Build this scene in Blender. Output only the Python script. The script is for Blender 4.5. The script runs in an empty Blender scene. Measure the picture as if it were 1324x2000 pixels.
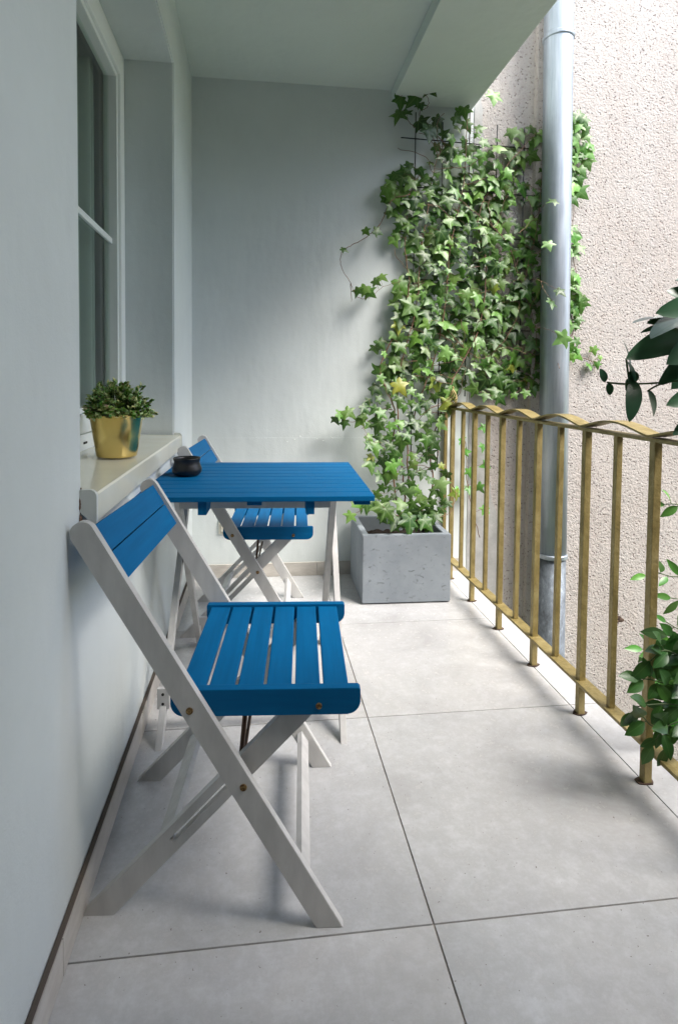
import bpy, bmesh, math, random
from mathutils import Vector, Matrix
R = math.radians
random.seed(11)
scn = bpy.context.scene
col = scn.collection

# ------------------------------------------------------------------ camera
CF, CCX, CCY, CPITCH, CYAW, CROLL = 1097.88, 636.757, 788.051, 0.03953, 0.11752, 0.0085219
CH = 1.10
def ray(u, v):
    X = (u - CCX) / CF; Y = (CCY - v) / CF
    c, s = math.cos(CROLL), math.sin(CROLL)
    xr = c * X - s * Y; up = s * X + c * Y
    c, s = math.cos(CPITCH), math.sin(CPITCH)
    yr = c + s * up; z = -s + c * up
    c, s = math.cos(CYAW), math.sin(CYAW)
    return Vector((c * xr + s * yr, -s * xr + c * yr, z))
def at(u, v, y):                       # a point of the photograph at depth y
    r = ray(u, v); t = y / r.y
    return Vector((r.x * t, y, CH + r.z * t))
fwd = ray(CCX, CCY)
rgt = ray(CCX + CF, CCY) - fwd
upv = ray(CCX, CCY - CF) - fwd
cam_d = bpy.data.cameras.new('camera')
cam = bpy.data.objects.new('camera', cam_d); col.objects.link(cam)
m = Matrix((rgt, upv, -fwd)).transposed().to_4x4(); m.translation = Vector((0, 0, CH))
cam.matrix_world = m
cam_d.sensor_fit = 'VERTICAL'; cam_d.sensor_height = 24; cam_d.sensor_width = 16
cam_d.lens = CF / 2000 * 24
cam_d.shift_x = (662 - CCX) / 2000
cam_d.shift_y = (CCY - 1000) / 2000
cam_d.clip_start = 0.02; cam_d.clip_end = 500
scn.camera = cam

# ------------------------------------------------------------------ light
SUN = Vector((.90, -0.74, 1.55)).normalized()      # direction towards the sun
world = bpy.data.worlds.new('World'); scn.world = world; world.use_nodes = True
nt = world.node_tree; nt.nodes.clear()
sky = nt.nodes.new('ShaderNodeTexSky'); sky.sky_type = 'NISHITA'; sky.sun_disc = False
sky.sun_elevation = math.asin(SUN.z); sky.sun_rotation = math.atan2(SUN.x, SUN.y)
sky.air_density = 1.0; sky.dust_density = 2.5; sky.ozone_density = 1.0
bg = nt.nodes.new('ShaderNodeBackground'); bg.inputs[1].default_value = 0.15
out = nt.nodes.new('ShaderNodeOutputWorld')
nt.links.new(sky.outputs[0], bg.inputs[0]); nt.links.new(bg.outputs[0], out.inputs[0])
sd = bpy.data.lights.new('sun', 'SUN'); sd.energy = 1.9; sd.angle = R(31); sd.color = (1.0, 0.965, 0.92)
so = bpy.data.objects.new('sun', sd); col.objects.link(so)
so.rotation_euler = SUN.to_track_quat('Z', 'Y').to_euler(); so.location = SUN * 10
scn.view_settings.view_transform = 'Standard'; scn.view_settings.look = 'None'
scn.view_settings.exposure = 1.82; scn.view_settings.gamma = 1
scn.cycles.max_bounces = 10; scn.cycles.diffuse_bounces = 6

# ------------------------------------------------------------------ helpers
def tag(o, label=None, cat=None, group=None, kind=None):
    if label: o['label'] = label
    if cat: o['category'] = cat
    if group: o['group'] = group
    if kind: o['kind'] = kind
    return o
def empty(name, loc=(0, 0, 0), rz=0.0):
    o = bpy.data.objects.new(name, None); col.objects.link(o)
    o.location = loc; o.rotation_euler.z = rz; o.empty_display_size = .1
    return o
def obj(name, bm, mats, parent=None, smooth=False, normals=True):
    if normals: bmesh.ops.recalc_face_normals(bm, faces=bm.faces)
    me = bpy.data.meshes.new(name); bm.to_mesh(me); bm.free()
    for mm in (mats if isinstance(mats, (list, tuple)) else [mats]): me.materials.append(mm)
    if smooth:
        for p in me.polygons: p.use_smooth = True
    o = bpy.data.objects.new(name, me); col.objects.link(o)
    if parent: o.parent = parent
    return o
def copy_tree(o, parent=None):
    c = o.copy(); col.objects.link(c); c.parent = parent
    for ch in list(o.children): copy_tree(ch, c)
    return c
def box(bm, x0, x1, y0, y1, z0, z1, bev=0.0, mi=0):
    vs = [bm.verts.new((x, y, z)) for x in (x0, x1) for y in (y0, y1) for z in (z0, z1)]
    fs = [bm.faces.new([vs[i] for i in q]) for q in
          ((0, 1, 3, 2), (4, 6, 7, 5), (0, 4, 5, 1), (2, 3, 7, 6), (0, 2, 6, 4), (1, 5, 7, 3))]
    for f in fs: f.material_index = mi
    if bev:
        es = list({e for f in fs for e in f.edges})
        r = bmesh.ops.bevel(bm, geom=es, offset=bev, segments=2, affect='EDGES', profile=.6)
        for f in r['faces']: f.material_index = mi
    return vs
def prism(bm, poly, axis, a, b, bev=0.0, hole=None):
    """poly = 2-D outline; axis 'y': (x,z) outline extruded from y=a to y=b, 'x': (y,z), 'z': (x,y)"""
    def P(p, t): return {'y': (p[0], t, p[1]), 'x': (t, p[0], p[1]), 'z': (p[0], p[1], t)}[axis]
    faces = []
    if hole is None:
        A = [bm.verts.new(P(p, a)) for p in poly]; B = [bm.verts.new(P(p, b)) for p in poly]
        faces += [bm.faces.new(A), bm.faces.new(B[::-1])]
        loops = [(A, B)]
    else:
        loops = []
        for lp in (poly, hole):
            loops.append(([bm.verts.new(P(p, a)) for p in lp], [bm.verts.new(P(p, b)) for p in lp]))
        for k in (0, 1):
            es = []
            for lp in loops:
                vv = lp[k]
                es += [bm.edges.new((vv[i], vv[(i + 1) % len(vv)])) for i in range(len(vv))]
            bmesh.ops.triangle_fill(bm, edges=es, use_beauty=True)
    rim = []
    for A, B in loops:
        n = len(A)
        for i in range(n):
            j = (i + 1) % n
            f = bm.faces.new((A[i], B[i], B[j], A[j])); faces.append(f)
            rim += [e for e in f.edges if (e.verts[0] in A and e.verts[1] in A) or (e.verts[0] in B and e.verts[1] in B)]
    if bev: bmesh.ops.bevel(bm, geom=list(set(rim)), offset=bev, segments=2, affect='EDGES', profile=.6)
def plank(p, q, w, r0=0.0, r1=0.0, cut0=None, n=6):
    """2-D outline of a board from p to q, width w, corner radii r0 / r1; cut0: the p end cut level"""
    p = Vector(p); q = Vector(q); d = (q - p).normalized(); s = Vector((-d.y, d.x)) * (w / 2)
    pts = []
    if cut0 is not None:
        for sg in (1, -1):
            a = p + s * sg; t = (cut0 - a.y) / d.y; pts.append(a + d * t)
    else:
        pts += [p + s, p - s] if r0 == 0 else []
        if r0: pts += arc_end(p, -d, s, r0, n)
    if r1 == 0: pts += [q - s, q + s]
    else: pts += arc_end(q, d, -s, r1, n)
    return [(a.x, a.y) for a in pts]
def arc_end(p, d, s, r, n):
    sl = s.length; su = s.normalized(); out = []
    for sg in (1, -1):
        c = p - d * r + su * sg * (sl - r)
        for i in range(n + 1):
            a = (math.pi / 2) * i / n
            if sg == 1: v = su * math.cos(a) + d * math.sin(a)
            else: v = d * math.cos(a) - su * math.sin(a)
            out.append(c + v * r)
    return out
def tube(bm, pts, rads, seg=8, cap=True, mi=0):
    pts = [Vector(p) for p in pts]; n = len(pts)
    if not isinstance(rads, (list, tuple)): rads = [rads] * n
    rings = []; ref = Vector((0.13, 0.31, 0.94)).normalized()
    for i, p in enumerate(pts):
        d = (pts[min(i + 1, n - 1)] - pts[max(i - 1, 0)])
        if d.length < 1e-9: d = Vector((0, 0, 1))
        d.normalize()
        if abs(d.dot(ref)) > .97: ref = Vector((1, .1, 0)).normalized()
        a = d.cross(ref).normalized(); b = d.cross(a)
        rings.append([bm.verts.new(p + (a * math.cos(2 * math.pi * k / seg) + b * math.sin(2 * math.pi * k / seg)) * rads[i]) for k in range(seg)])
    for i in range(n - 1):
        for k in range(seg):
            f = bm.faces.new((rings[i][k], rings[i][(k + 1) % seg], rings[i + 1][(k + 1) % seg], rings[i + 1][k])); f.material_index = mi; f.smooth = True
    if cap:
        f = bm.faces.new(rings[0][::-1]); f.material_index = mi
        f = bm.faces.new(rings[-1]); f.material_index = mi
def lathe(bm, prof, c, seg=40, mi=0):
    rings = [[bm.verts.new((c[0] + r * math.cos(2 * math.pi * k / seg), c[1] + r * math.sin(2 * math.pi * k / seg), c[2] + z)) for k in range(seg)] for r, z in prof]
    for i in range(len(rings) - 1):
        for k in range(seg):
            f = bm.faces.new((rings[i][k], rings[i][(k + 1) % seg], rings[i + 1][(k + 1) % seg], rings[i + 1][k])); f.smooth = True; f.material_index = mi
    return rings
def spline(pts, n=6):
    pts = [Vector(p) for p in pts]; out = []
    for i in range(len(pts) - 1):
        p0 = pts[max(i - 1, 0)]; p1 = pts[i]; p2 = pts[i + 1]; p3 = pts[min(i + 2, len(pts) - 1)]
        for k in range(n):
            t = k / n
            out.append(.5 * ((2 * p1) + (p2 - p0) * t + (2 * p0 - 5 * p1 + 4 * p2 - p3) * t * t + (3 * p1 - p0 - 3 * p2 + p3) * t ** 3))
    out.append(pts[-1]); return out

# ------------------------------------------------------------------ materials
class Mat:
    def __init__(s, name, color=(.5, .5, .5), rough=.5, metal=0.0):
        s.m = bpy.data.materials.new(name); s.m.use_nodes = True; s.t = s.m.node_tree
        s.b = s.t.nodes['Principled BSDF']; s.b.inputs['Base Color'].default_value = (*color, 1)
        s.b.inputs['Roughness'].default_value = rough; s.b.inputs['Metallic'].default_value = metal
        s.color = color; s.tc = None; s.last = None; s.bump_n = None
    def n(s, t, **k):
        nd = s.t.nodes.new(t)
        for a, v in k.items():
            if hasattr(nd, a): setattr(nd, a, v)
        return nd
    def l(s, a, b): s.t.links.new(a, b)
    def coord(s, scale=(1, 1, 1)):
        if s.tc is None: s.tc = s.n('ShaderNodeTexCoord')
        mp = s.n('ShaderNodeMapping'); mp.inputs['Scale'].default_value = scale
        s.l(s.tc.outputs['Object'], mp.inputs[0]); return mp.outputs[0]
    def noise(s, scale, detail=4, rough=.55, stretch=(1, 1, 1), dist=0.0):
        t = s.n('ShaderNodeTexNoise'); t.inputs['Scale'].default_value = scale
        t.inputs['Detail'].default_value = detail; t.inputs['Roughness'].default_value = rough
        t.inputs['Distortion'].default_value = dist
        s.l(s.coord(stretch), t.inputs['Vector']); return t.outputs['Fac']
    def voro(s, scale, feature='F1', stretch=(1, 1, 1)):
        t = s.n('ShaderNodeTexVoronoi'); t.feature = feature; t.inputs['Scale'].default_value = scale
        s.l(s.coord(stretch), t.inputs['Vector']); return t.outputs['Distance']
    def ramp(s, fac, stops):
        r = s.n('ShaderNodeValToRGB'); e = r.color_ramp.elements
        while len(e) > 1: e.remove(e[-1])
        e[0].position = stops[0][0]; e[0].color = stops[0][1] if len(stops[0][1]) == 4 else (*stops[0][1], 1)
        for p, c in stops[1:]:
            x = e.new(p); x.color = c if len(c) == 4 else (*c, 1)
        s.l(fac, r.inputs[0]); return r.outputs[0]
    def fac(s, f, lo, hi):
        r = s.n('ShaderNodeMapRange'); r.inputs[1].default_value = lo; r.inputs[2].default_value = hi
        s.l(f, r.inputs[0]); return r.outputs[0]
    def mix(s, fac, a, b, mode='MIX'):
        x = s.n('ShaderNodeMixRGB'); x.blend_type = mode
        for i, v in ((0, fac), (1, a), (2, b)):
            if isinstance(v, (int, float)): x.inputs[i].default_value = v
            elif isinstance(v, tuple): x.inputs[i].default_value = (*v, 1)
            else: s.l(v, x.inputs[i])
        return x.outputs[0]
    def math(s, op, a, b=0.0, c=0.0):
        x = s.n('ShaderNodeMath'); x.operation = op
        for i, v in ((0, a), (1, b), (2, c)):
            if isinstance(v, (int, float)): x.inputs[i].default_value = v
            else: s.l(v, x.inputs[i])
        return x.outputs[0]
    def base(s, sock): s.l(sock, s.b.inputs['Base Color'])
    def bump(s, h, strength=.3, dist=.01):
        b = s.n('ShaderNodeBump'); b.inputs['Strength'].default_value = strength; b.inputs['Distance'].default_value = dist
        s.l(h, b.inputs['Height'])
        if s.bump_n is not None: s.l(s.bump_n, b.inputs['Normal'])
        s.bump_n = b.outputs[0]; s.l(s.bump_n, s.b.inputs['Normal'])
def shade(c, k): return tuple(min(1, x * k) for x in c)

def m_plaster(name, c, var=.06, bumps=.25):
    M = Mat(name, c, .75)
    a = M.noise(1.7, 5, .6)
    base = M.ramp(a, [(.3, shade(c, 1 - var)), (.7, shade(c, 1 + var))])
    sm = M.fac(M.noise(9, 6, .7), .62, .74)
    base = M.mix(M.math('MULTIPLY', sm, .10), base, shade(c, .72))
    M.base(base)
    M.bump(M.noise(170, 3, .6), bumps, .002); M.bump(M.noise(5, 3, .5, (1, 1, .35)), .5, .02); M.bump(M.noise(28, 3, .5), .2, .004)
    return M.m
WALL = (.64, .685, .675)
mat_wall = m_plaster('painted_plaster', WALL)
mat_ceil = m_plaster('ceiling_paint', (.66, .72, .68), .04)

def m_tiles():
    c = (.60, .60, .60); M = Mat('floor_tile', c, .42)
    a = M.noise(2.6, 9, .68, dist=.5); b = M.noise(26, 9, .8)
    base = M.ramp(a, [(.30, (.43, .43, .435)), (.5, (.56, .565, .57)), (.70, (.64, .645, .645))])
    base = M.mix(M.math('MULTIPLY', M.fac(b, .36, .68), .68), base, (.385, .375, .36))
    sp = M.fac(M.noise(120, 2, .5), .72, .745)
    base = M.mix(M.math('MULTIPLY', sp, .75), base, (.14, .11, .09))
    at_ = M.n('ShaderNodeAttribute'); at_.attribute_name = 'tone'
    base = M.mix(1.0, base, at_.outputs['Color'], 'MULTIPLY')
    M.base(base)
    M.l(M.fac(b, .2, 1.6), M.b.inputs['Roughness']); M.b.inputs['Roughness'].default_value = .4
    M.bump(M.noise(60, 4, .6), .12, .002)
    return M.m
mat_tile = m_tiles()
M = Mat('grout', (.19, .165, .14), .9); M.base(M.ramp(M.noise(14, 5, .7), [(.3, (.16, .14, .12)), (.62, (.50, .44, .38))])); mat_grout = M.m
def m_skirt():
    M = Mat('skirting_tile', (.52, .49, .44), .4)
    M.base(M.ramp(M.noise(8, 7, .7, (1, 1, 2.5)), [(.3, (.40, .37, .33)), (.55, (.52, .49, .445)), (.75, (.60, .57, .52))]))
    M.bump(M.noise(70, 3), .1, .002); return M.m
mat_skirt = m_skirt()

def m_stucco():
    M = Mat('rough_stucco', (.6, .54, .5), .92)
    big = M.noise(1.3, 5, .6); mid = M.noise(9, 4, .6)
    base = M.ramp(big, [(.3, (.44, .405, .375)), (.55, (.50, .472, .445)), (.75, (.54, .52, .50))])
    base = M.mix(M.math('MULTIPLY', M.fac(mid, .4, .75), .25), base, (.66, .58, .52))
    grit = M.noise(210, 5, .8); lump = M.noise(80, 4, .62)
    pits = M.voro(58); wh = M.noise(40, 2, .5)
    pm = M.math('MULTIPLY', M.math('SUBTRACT', 1.0, M.fac(pits, .16, .30)), M.fac(wh, .43, .52))
    base = M.mix(M.math('MULTIPLY', M.fac(lump, .54, .68), .55), base, (.34, .28, .255))
    base = M.mix(M.math('MULTIPLY', pm, .75), base, (.17, .13, .115))  # dark grit, with the shade of the pits put into the colour
    rare = M.math('LESS_THAN', M.voro(22), .085)
    base = M.mix(M.math('MULTIPLY', rare, .85), base, (.13, .10, .085))
    streak = M.math('MULTIPLY', M.fac(M.noise(5, 5, .65, (1, 1, .12)), .48, .75), .38)
    base = M.mix(streak, base, (.40, .33, .29))
    M.base(base)
    M.bump(lump, .8, -.010); M.bump(pm, .8, -.006); M.bump(grit, .5, .004)
    return M.m
mat_stucco = m_stucco()
def m_render_grey():
    M = Mat('grey_render', (.42, .42, .41), .9)
    M.base(M.ramp(M.noise(7, 6, .7), [(.3, (.33, .33, .32)), (.7, (.50, .50, .49))]))
    M.bump(M.noise(60, 5, .7), .4, .006); return M.m
mat_render = m_render_grey()

def m_wood(name, c, stretch, wear=(.3, .25, .2), amt=.5, rough=.42, gs=1.0):
    M = Mat(name, c, rough)
    g = M.noise(60, 5, .6, stretch); 
    base = M.ramp(g, [(.3, shade(c, .86)), (.7, shade(c, 1.10))])
    M.b.inputs['Specular IOR Level'].default_value = .14
    base = M.mix(M.math('MULTIPLY', M.fac(M.noise(9, 5, .65), .45, .75), .22), base, shade(c, .74))
    w = M.math('MULTIPLY', M.fac(M.noise(38, 6, .75), .66, .74), amt)
    base = M.mix(w, base, wear); M.base(base)
    M.bump(g, .25 * gs, .0015); M.bump(M.noise(14, 2, .5), .12, .003)
    return M.m
BLUE = (.0, .115, .29)
mat_blue_y = m_wood('blue_paint_slat', BLUE, (1, .06, 1), (.0, .16, .38), .3, .6)
mat_blue_x = m_wood('blue_paint_board', BLUE, (.06, 1, 1), (.0, .16, .38), .3, .6)
mat_white = m_wood('white_wood_paint', (.54, .535, .52), (.4, .4, .1), (.34, .31, .27), .45, .5)
M = Mat('rusty_brass', (.33, .2, .09), .5, .8); M.base(M.ramp(M.noise(200, 3), [(.35, (.10, .05, .025)), (.65, (.48, .33, .15))])); mat_bolt = M.m
M = Mat('brown_steel', (.12, .075, .05), .5, .7); mat_rod = M.m
M = Mat('dark_hole', (.02, .018, .016), .8); mat_dark = M.m

def m_gold():
    M = Mat('gold_paint', (.40, .30, .12), .46, .35)
    a = M.noise(24, 6, .7, (1, 1, .5))
    base = M.ramp(a, [(.25, (.17, .13, .045)), (.5, (.30, .235, .09)), (.75, (.44, .36, .17))])
    sp = M.math('MULTIPLY', M.fac(M.noise(120, 3, .6), .68, .74), .7)
    M.base(M.mix(sp, base, (.12, .075, .03)))
    M.bump(M.noise(90, 4, .6), .6, .003); M.bump(M.noise(30, 3), .5, .005)
    return M.m
mat_gold = m_gold()
M = Mat('rust', (.10, .05, .03), .9); M.base(M.ramp(M.noise(120, 4), [(.3, (.03, .022, .018)), (.7, (.13, .08, .055))])); mat_rust = M.m

def m_zinc():
    M = Mat('zinc_sheet', (.5, .54, .58), .38, .75)
    st = M.noise(22, 6, .7, (1, 1, .06)); bl = M.noise(9, 5, .65, (1, 1, .5))
    base = M.ramp(st, [(.3, (.27, .315, .35)), (.55, (.40, .45, .50)), (.8, (.60, .64, .67))])
    base = M.mix(M.math('MULTIPLY', M.fac(bl, .52, .72), .5), base, (.32, .36, .40)); M.base(base)
    M.l(M.fac(bl, -.4, 1.6), M.b.inputs['Roughness'])
    M.bump(bl, .1, .004); return M.m
mat_zinc = m_zinc()
def m_zinc_old():
    M = Mat('stained_zinc', (.25, .28, .31), .6, .45)
    M.base(M.ramp(M.noise(28, 7, .75, (1, 1, .45)), [(.35, (.07, .08, .09)), (.55, (.15, .175, .20)), (.72, (.34, .38, .41))]))
    M.bump(M.noise(60, 4), .3, .002); return M.m
mat_zinc_old = m_zinc_old()
def m_concrete():
    M = Mat('grey_concrete', (.30, .335, .365), .8)
    base = M.ramp(M.noise(5, 7, .65), [(.3, (.20, .228, .255)), (.7, (.285, .318, .345))])
    pit = M.fac(M.noise(34, 5, .7, (1, 1, 1.9), .8), .615, .665)
    M.base(M.mix(M.math('MULTIPLY', pit, .6), base, (.13, .145, .16)))
    M.bump(pit, .8, -.004); M.bump(M.noise(140, 3), .2, .002); return M.m
mat_conc = m_concrete()
M = Mat('blocker_dark', (.10, .085, .075), .9); M.base(M.ramp(M.noise(6, 5, .7), [(.3, (.07, .06, .055)), (.7, (.13, .11, .095))])); mat_blocker = M.m  # dark surface of the added light-blocking walls
M = Mat('grime', (.10, .08, .065), .9); mat_grime = M.m
M = Mat('soil', (.03, .022, .016), 1); M.base(M.ramp(M.noise(60, 5, .8), [(.3, (.012, .009, .007)), (.7, (.07, .05, .035))])); M.bump(M.noise(60, 5, .8), 1, .02); mat_soil = M.m
M = Mat('window_plastic', (.84, .87, .84), .3); mat_pvc = M.m
M = Mat('sill_enamel', (.66, .65, .58), .16); M.base(M.ramp(M.noise(4, 5, .6), [(.3, (.72, .71, .58)), (.7, (.80, .79, .67))])); mat_sill = M.m
M = Mat('cap_plastic', (.60, .62, .58), .4); mat_cap = M.m
M = Mat('black_glaze', (.008, .009, .011), .38); mat_black = M.m
M = Mat('brass_pot', (.66, .50, .17), .24, 1.0)
M.base(M.ramp(M.noise(6, 4, .6), [(.3, (.60, .45, .14)), (.7, (.74, .58, .24))])); M.bump(M.noise(240, 2), .03, .001); mat_brass = M.m
M = Mat('black_wire', (.012, .014, .016), .45, .3); mat_wire = M.m
M = Mat('ivory_plastic', (.72, .68, .58), .35); mat_socket = M.m
M = Mat('bounce_ground', (.07, .13, .035), 1); M.base(M.ramp(M.noise(.5, 8, .7), [(.4, (.20, .30, .12)), (.6, (.42, .44, .36))])); mat_bounce = M.m  # unseen ground, made pale green to bounce light up to the ceiling
M = Mat('curtain_cloth', (.30, .33, .30), .9); mat_curtain = M.m
M = Mat('room_wall', (.10, .10, .09), .9); mat_room = M.m
def m_glass():
    mm = bpy.data.materials.new('window_glass'); mm.use_nodes = True; t = mm.node_tree; t.nodes.clear()
    o = t.nodes.new('ShaderNodeOutputMaterial'); mx = t.nodes.new('ShaderNodeMixShader'); fr = t.nodes.new('ShaderNodeFresnel'); fr.inputs[0].default_value = 1.45
    tr = t.nodes.new('ShaderNodeBsdfTransparent'); tr.inputs[0].default_value = (.88, .93, .90, 1); gl = t.nodes.new('ShaderNodeBsdfGlossy'); gl.inputs['Roughness'].default_value = .02
    ge = t.nodes.new('ShaderNodeNewGeometry'); iv = t.nodes.new('ShaderNodeMath'); iv.operation = 'SUBTRACT'; iv.inputs[0].default_value = 1
    t.links.new(ge.outputs['Backfacing'], iv.inputs[1]); ml = t.nodes.new('ShaderNodeMath'); ml.operation = 'MULTIPLY'
    t.links.new(fr.outputs[0], ml.inputs[0]); t.links.new(iv.outputs[0], ml.inputs[1]); t.links.new(ml.outputs[0], mx.inputs[0]); t.links.new(tr.outputs[0], mx.inputs[1]); t.links.new(gl.outputs[0], mx.inputs[2]); t.links.new(mx.outputs[0], o.inputs[0])
    return mm
mat_glass = m_glass()
def m_leaf(name, veins=False, rough=.38, sheen=.12, vein_col=(.30, .42, .20)):
    M = Mat(name, (.05, .15, .03), rough)
    a = M.n('ShaderNodeAttribute'); a.attribute_name = 'tone'
    base = a.outputs['Color']
    uv = M.n('ShaderNodeUVMap'); sp = M.n('ShaderNodeSeparateXYZ'); M.l(uv.outputs[0], sp.inputs[0])
    if veins:     # five veins fanning out from the stalk
        x = sp.outputs[0]; y = sp.outputs[1]
        ang = M.math('ARCTAN2', x, y); pp = M.math('PINGPONG', ang, .42)
        rr = M.math('SQRT', M.math('ADD', M.math('MULTIPLY', x, x), M.math('MULTIPLY', y, y)))
        d = M.math('MULTIPLY', pp, rr); v = M.math('SUBTRACT', 1.0, M.fac(d, .008, .045))
        v = M.math('MULTIPLY', v, .32); base = M.mix(v, base, vein_col)
    else:
        v = M.math('SUBTRACT', 1.0, M.fac(M.math('ABSOLUTE', sp.outputs[0]), .005, .03))
        base = M.mix(M.math('MULTIPLY', v, .35), base, vein_col)
    M.base(base)
    tr = M.n('ShaderNodeBsdfTranslucent'); M.l(M.mix(.4, base, (.20, .38, .08)), tr.inputs[0])
    mx = M.n('ShaderNodeMixShader'); mx.inputs[0].default_value = sheen * 2
    M.l(M.b.outputs[0], mx.inputs[1]); M.l(tr.outputs[0], mx.inputs[2])
    o = [n for n in M.t.nodes if n.type == 'OUTPUT_MATERIAL'][0]; M.l(mx.outputs[0], o.inputs[0])
    return M.m
mat_ivy = m_leaf('ivy_leaf', True, .42, .11, (.24, .36, .12))
mat_darkleaf = m_leaf('dark_glossy_leaf', False, .3, .03, (.05, .09, .05))
mat_shrub = m_leaf('shrub_leaf', False, .33, .10, (.14, .26, .08))
mat_box = m_leaf('small_leaf', False, .45, .10, (.2, .3, .12))
M = Mat('brown_stem', (.16, .085, .05), .8); M.base(M.ramp(M.noise(40, 4), [(.3, (.09, .05, .035)), (.7, (.26, .15, .09))])); mat_stem = M.m
M = Mat('green_stem', (.06, .10, .03), .6); mat_gstem = M.m

# ------------------------------------------------------------------ setting
YB, XW, ZC = 3.142, -0.367, 2.725
# floor: tiles with open joints over a grout bed
XJ, XG, XE = .355, 1.058, 1.185
rows = [-2.47, -1.76, -1.056, -.349, .358, 1.065, 1.772, 2.479, YB]
colsx = [(XW, XJ), (XJ, XG), (XG, XE)]
bm = bmesh.new(); g = .0017
tl = bm.loops.layers.float_color.new('tone')
for ci, (a, b) in enumerate(colsx):
    for i in range(len(rows) - 1):
        n0 = len(bm.faces)
        box(bm, a + (g if ci else 0), b - (g if ci < 2 else 0), rows[i] + g, rows[i + 1] - (g if i < len(rows) - 2 else 0), -.012, 0, .0012)
        bm.faces.ensure_lookup_table(); k = random.uniform(.89, 1.03); w = random.uniform(-.012, .012)
        for f in bm.faces[n0:]:
            for lp in f.loops: lp[tl] = (k + w, k, k - w, 1)
for f in bm.faces: f.material_index = 0
n0 = len(bm.faces)
box(bm, XW, XE - .004, rows[0], YB, -.20, -.0045, 0, 1)
obj('floor', bm, [mat_tile, mat_grout])['kind'] = 'structure'
bm = bmesh.new()
vs = [bm.verts.new(p) for p in ((-60, -60, -3.6), (60, -60, -3.6), (60, 60, -3.6), (-60, 60, -3.6))]; bm.faces.new(vs)
obj('ground', bm, mat_bounce)['kind'] = 'structure'
bm = bmesh.new(); box(bm, XW - .5, 1.19, -2.5, YB + .2, ZC, ZC + .22)
obj('ceiling', bm, mat_ceil)['kind'] = 'structure'
bm = bmesh.new(); box(bm, .722, 1.192, -2.5, YB, 2.652, ZC - .001, .004)
tag(obj('ceiling_beam', bm, mat_ceil), 'pale grey flat beam along the outer edge of the balcony ceiling', 'beam')
bm = bmesh.new(); box(bm, XW - .3, 1.194, -2.5, YB + .2, ZC + .222, 5.6)
tag(obj('upper_storey', bm, mat_wall), 'grey wall of the storey above the balcony ceiling', 'building')

# house wall with a window niche
NY0, NY1, NZ0, NZ1, XF = 1.213, 2.497, .862, 2.442, -.569
bm = bmesh.new()
ys = [-2.5, NY0, NY1, YB]; zs = [-3.6, NZ0 - .03, NZ1, ZC]
for i in range(3):
    for j in range(3):
        if i == 1 and j == 1: continue
        bm.faces.new([bm.verts.new(p) for p in ((XW, ys[i], zs[j]), (XW, ys[i + 1], zs[j]), (XW, ys[i + 1], zs[j + 1]), (XW, ys[i], zs[j + 1]))])
a0, a1 = NZ0 - .03, NZ1
xr = XF - .07
for q in (((XW, NY0, a0), (xr, NY0, a0), (xr, NY0, a1), (XW, NY0, a1)), ((XW, NY1, a0), (XW, NY1, a1), (xr, NY1, a1), (xr, NY1, a0)),
          ((XW, NY0, a1), (xr, NY0, a1), (xr, NY1, a1), (XW, NY1, a1)), ((XW, NY0, a0), (XW, NY1, a0), (xr, NY1, a0), (xr, NY0, a0))):
    bm.faces.new([bm.verts.new(p) for p in q])
bmesh.ops.remove_doubles(bm, verts=bm.verts, dist=1e-5)
# rounded plaster arrises of the niche
es = [e for e in bm.edges if len(e.link_faces) == 2 and abs(e.calc_face_angle(0)) > 1 and all(abs(v.co.x - XW) < 1e-4 for v in e.verts)]
bmesh.ops.bevel(bm, geom=es, offset=.006, segments=3, affect='EDGES')
wall = obj('house_wall', bm, mat_wall)
tag(wall, 'smooth pale grey-blue house wall with the window niche, left of the chairs', 'wall')
# skirting of the house wall (tiles with joints)
bm = bmesh.new(); e = [-2.5, -1.5, -.44, 0.40, 1.04, 1.75, 2.46, YB - .0125]
for i in range(len(e) - 1): box(bm, XW + .001, XW + .0135, e[i] + .001, e[i + 1] - .001, .001, .074, .001)
sk_ = obj('skirting', bm, mat_skirt, wall)
bm = bmesh.new(); box(bm, XW + .0012, XW + .0115, -2.5, YB - .013, .0742, .0775, .0008); obj('dirty_joint', bm, mat_grime, sk_)
# window
win = empty('window', (0, 0, 0)); win.parent = wall
bm = bmesh.new()
def ring(bm, y0, y1, z0, z1, w, xa, xb, bev=.003):
    box(bm, xa, xb, y0, y0 + w, z0, z1, bev); box(bm, xa, xb, y1 - w, y1, z0, z1, bev)
    box(bm, xa + .0003, xb - .0003, y0 + w, y1 - w, z0, z0 + w, bev); box(bm, xa + .0003, xb - .0003, y0 + w, y1 - w, z1 - w, z1, bev)
ring(bm, NY0 + .001, NY1 - .001, NZ0 + .001, NZ1 - .001, .058, XF - .068, XF)
obj('frame', bm, mat_pvc, win)
bm = bmesh.new()
ring(bm, NY0 + .050, NY1 - .064, NZ0 + .064, NZ1 - .064, .062, XF - .055, XF + .014, .005)
ring(bm, NY0 + .113, NY1 - .127, NZ0 + .127, NZ1 - .127, .018, XF - .045, XF + .004, .003)
obj('sash', bm, mat_pvc, win)
bm = bmesh.new(); box(bm, XF - .034, XF - .028, NY0 + .12, NY1 - .135, NZ0 + .135, NZ1 - .135)
obj('glass_pane', bm, mat_glass, win)
bm = bmesh.new(); box(bm, XF - .027, XF - .016, NY0 + .131, NY1 - .1455, 1.640, 1.662, .002)
obj('glazing_bar', bm, mat_pvc, win)
bm = bmesh.new(); box(bm, XF + .0005, XF + .004, 1.905, 1.935, NZ0 + .026, NZ0 + .033, .001)
box(bm, XF + .0005, XF + .004, 1.44, 1.47, NZ0 + .026, NZ0 + .033, .001)
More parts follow.
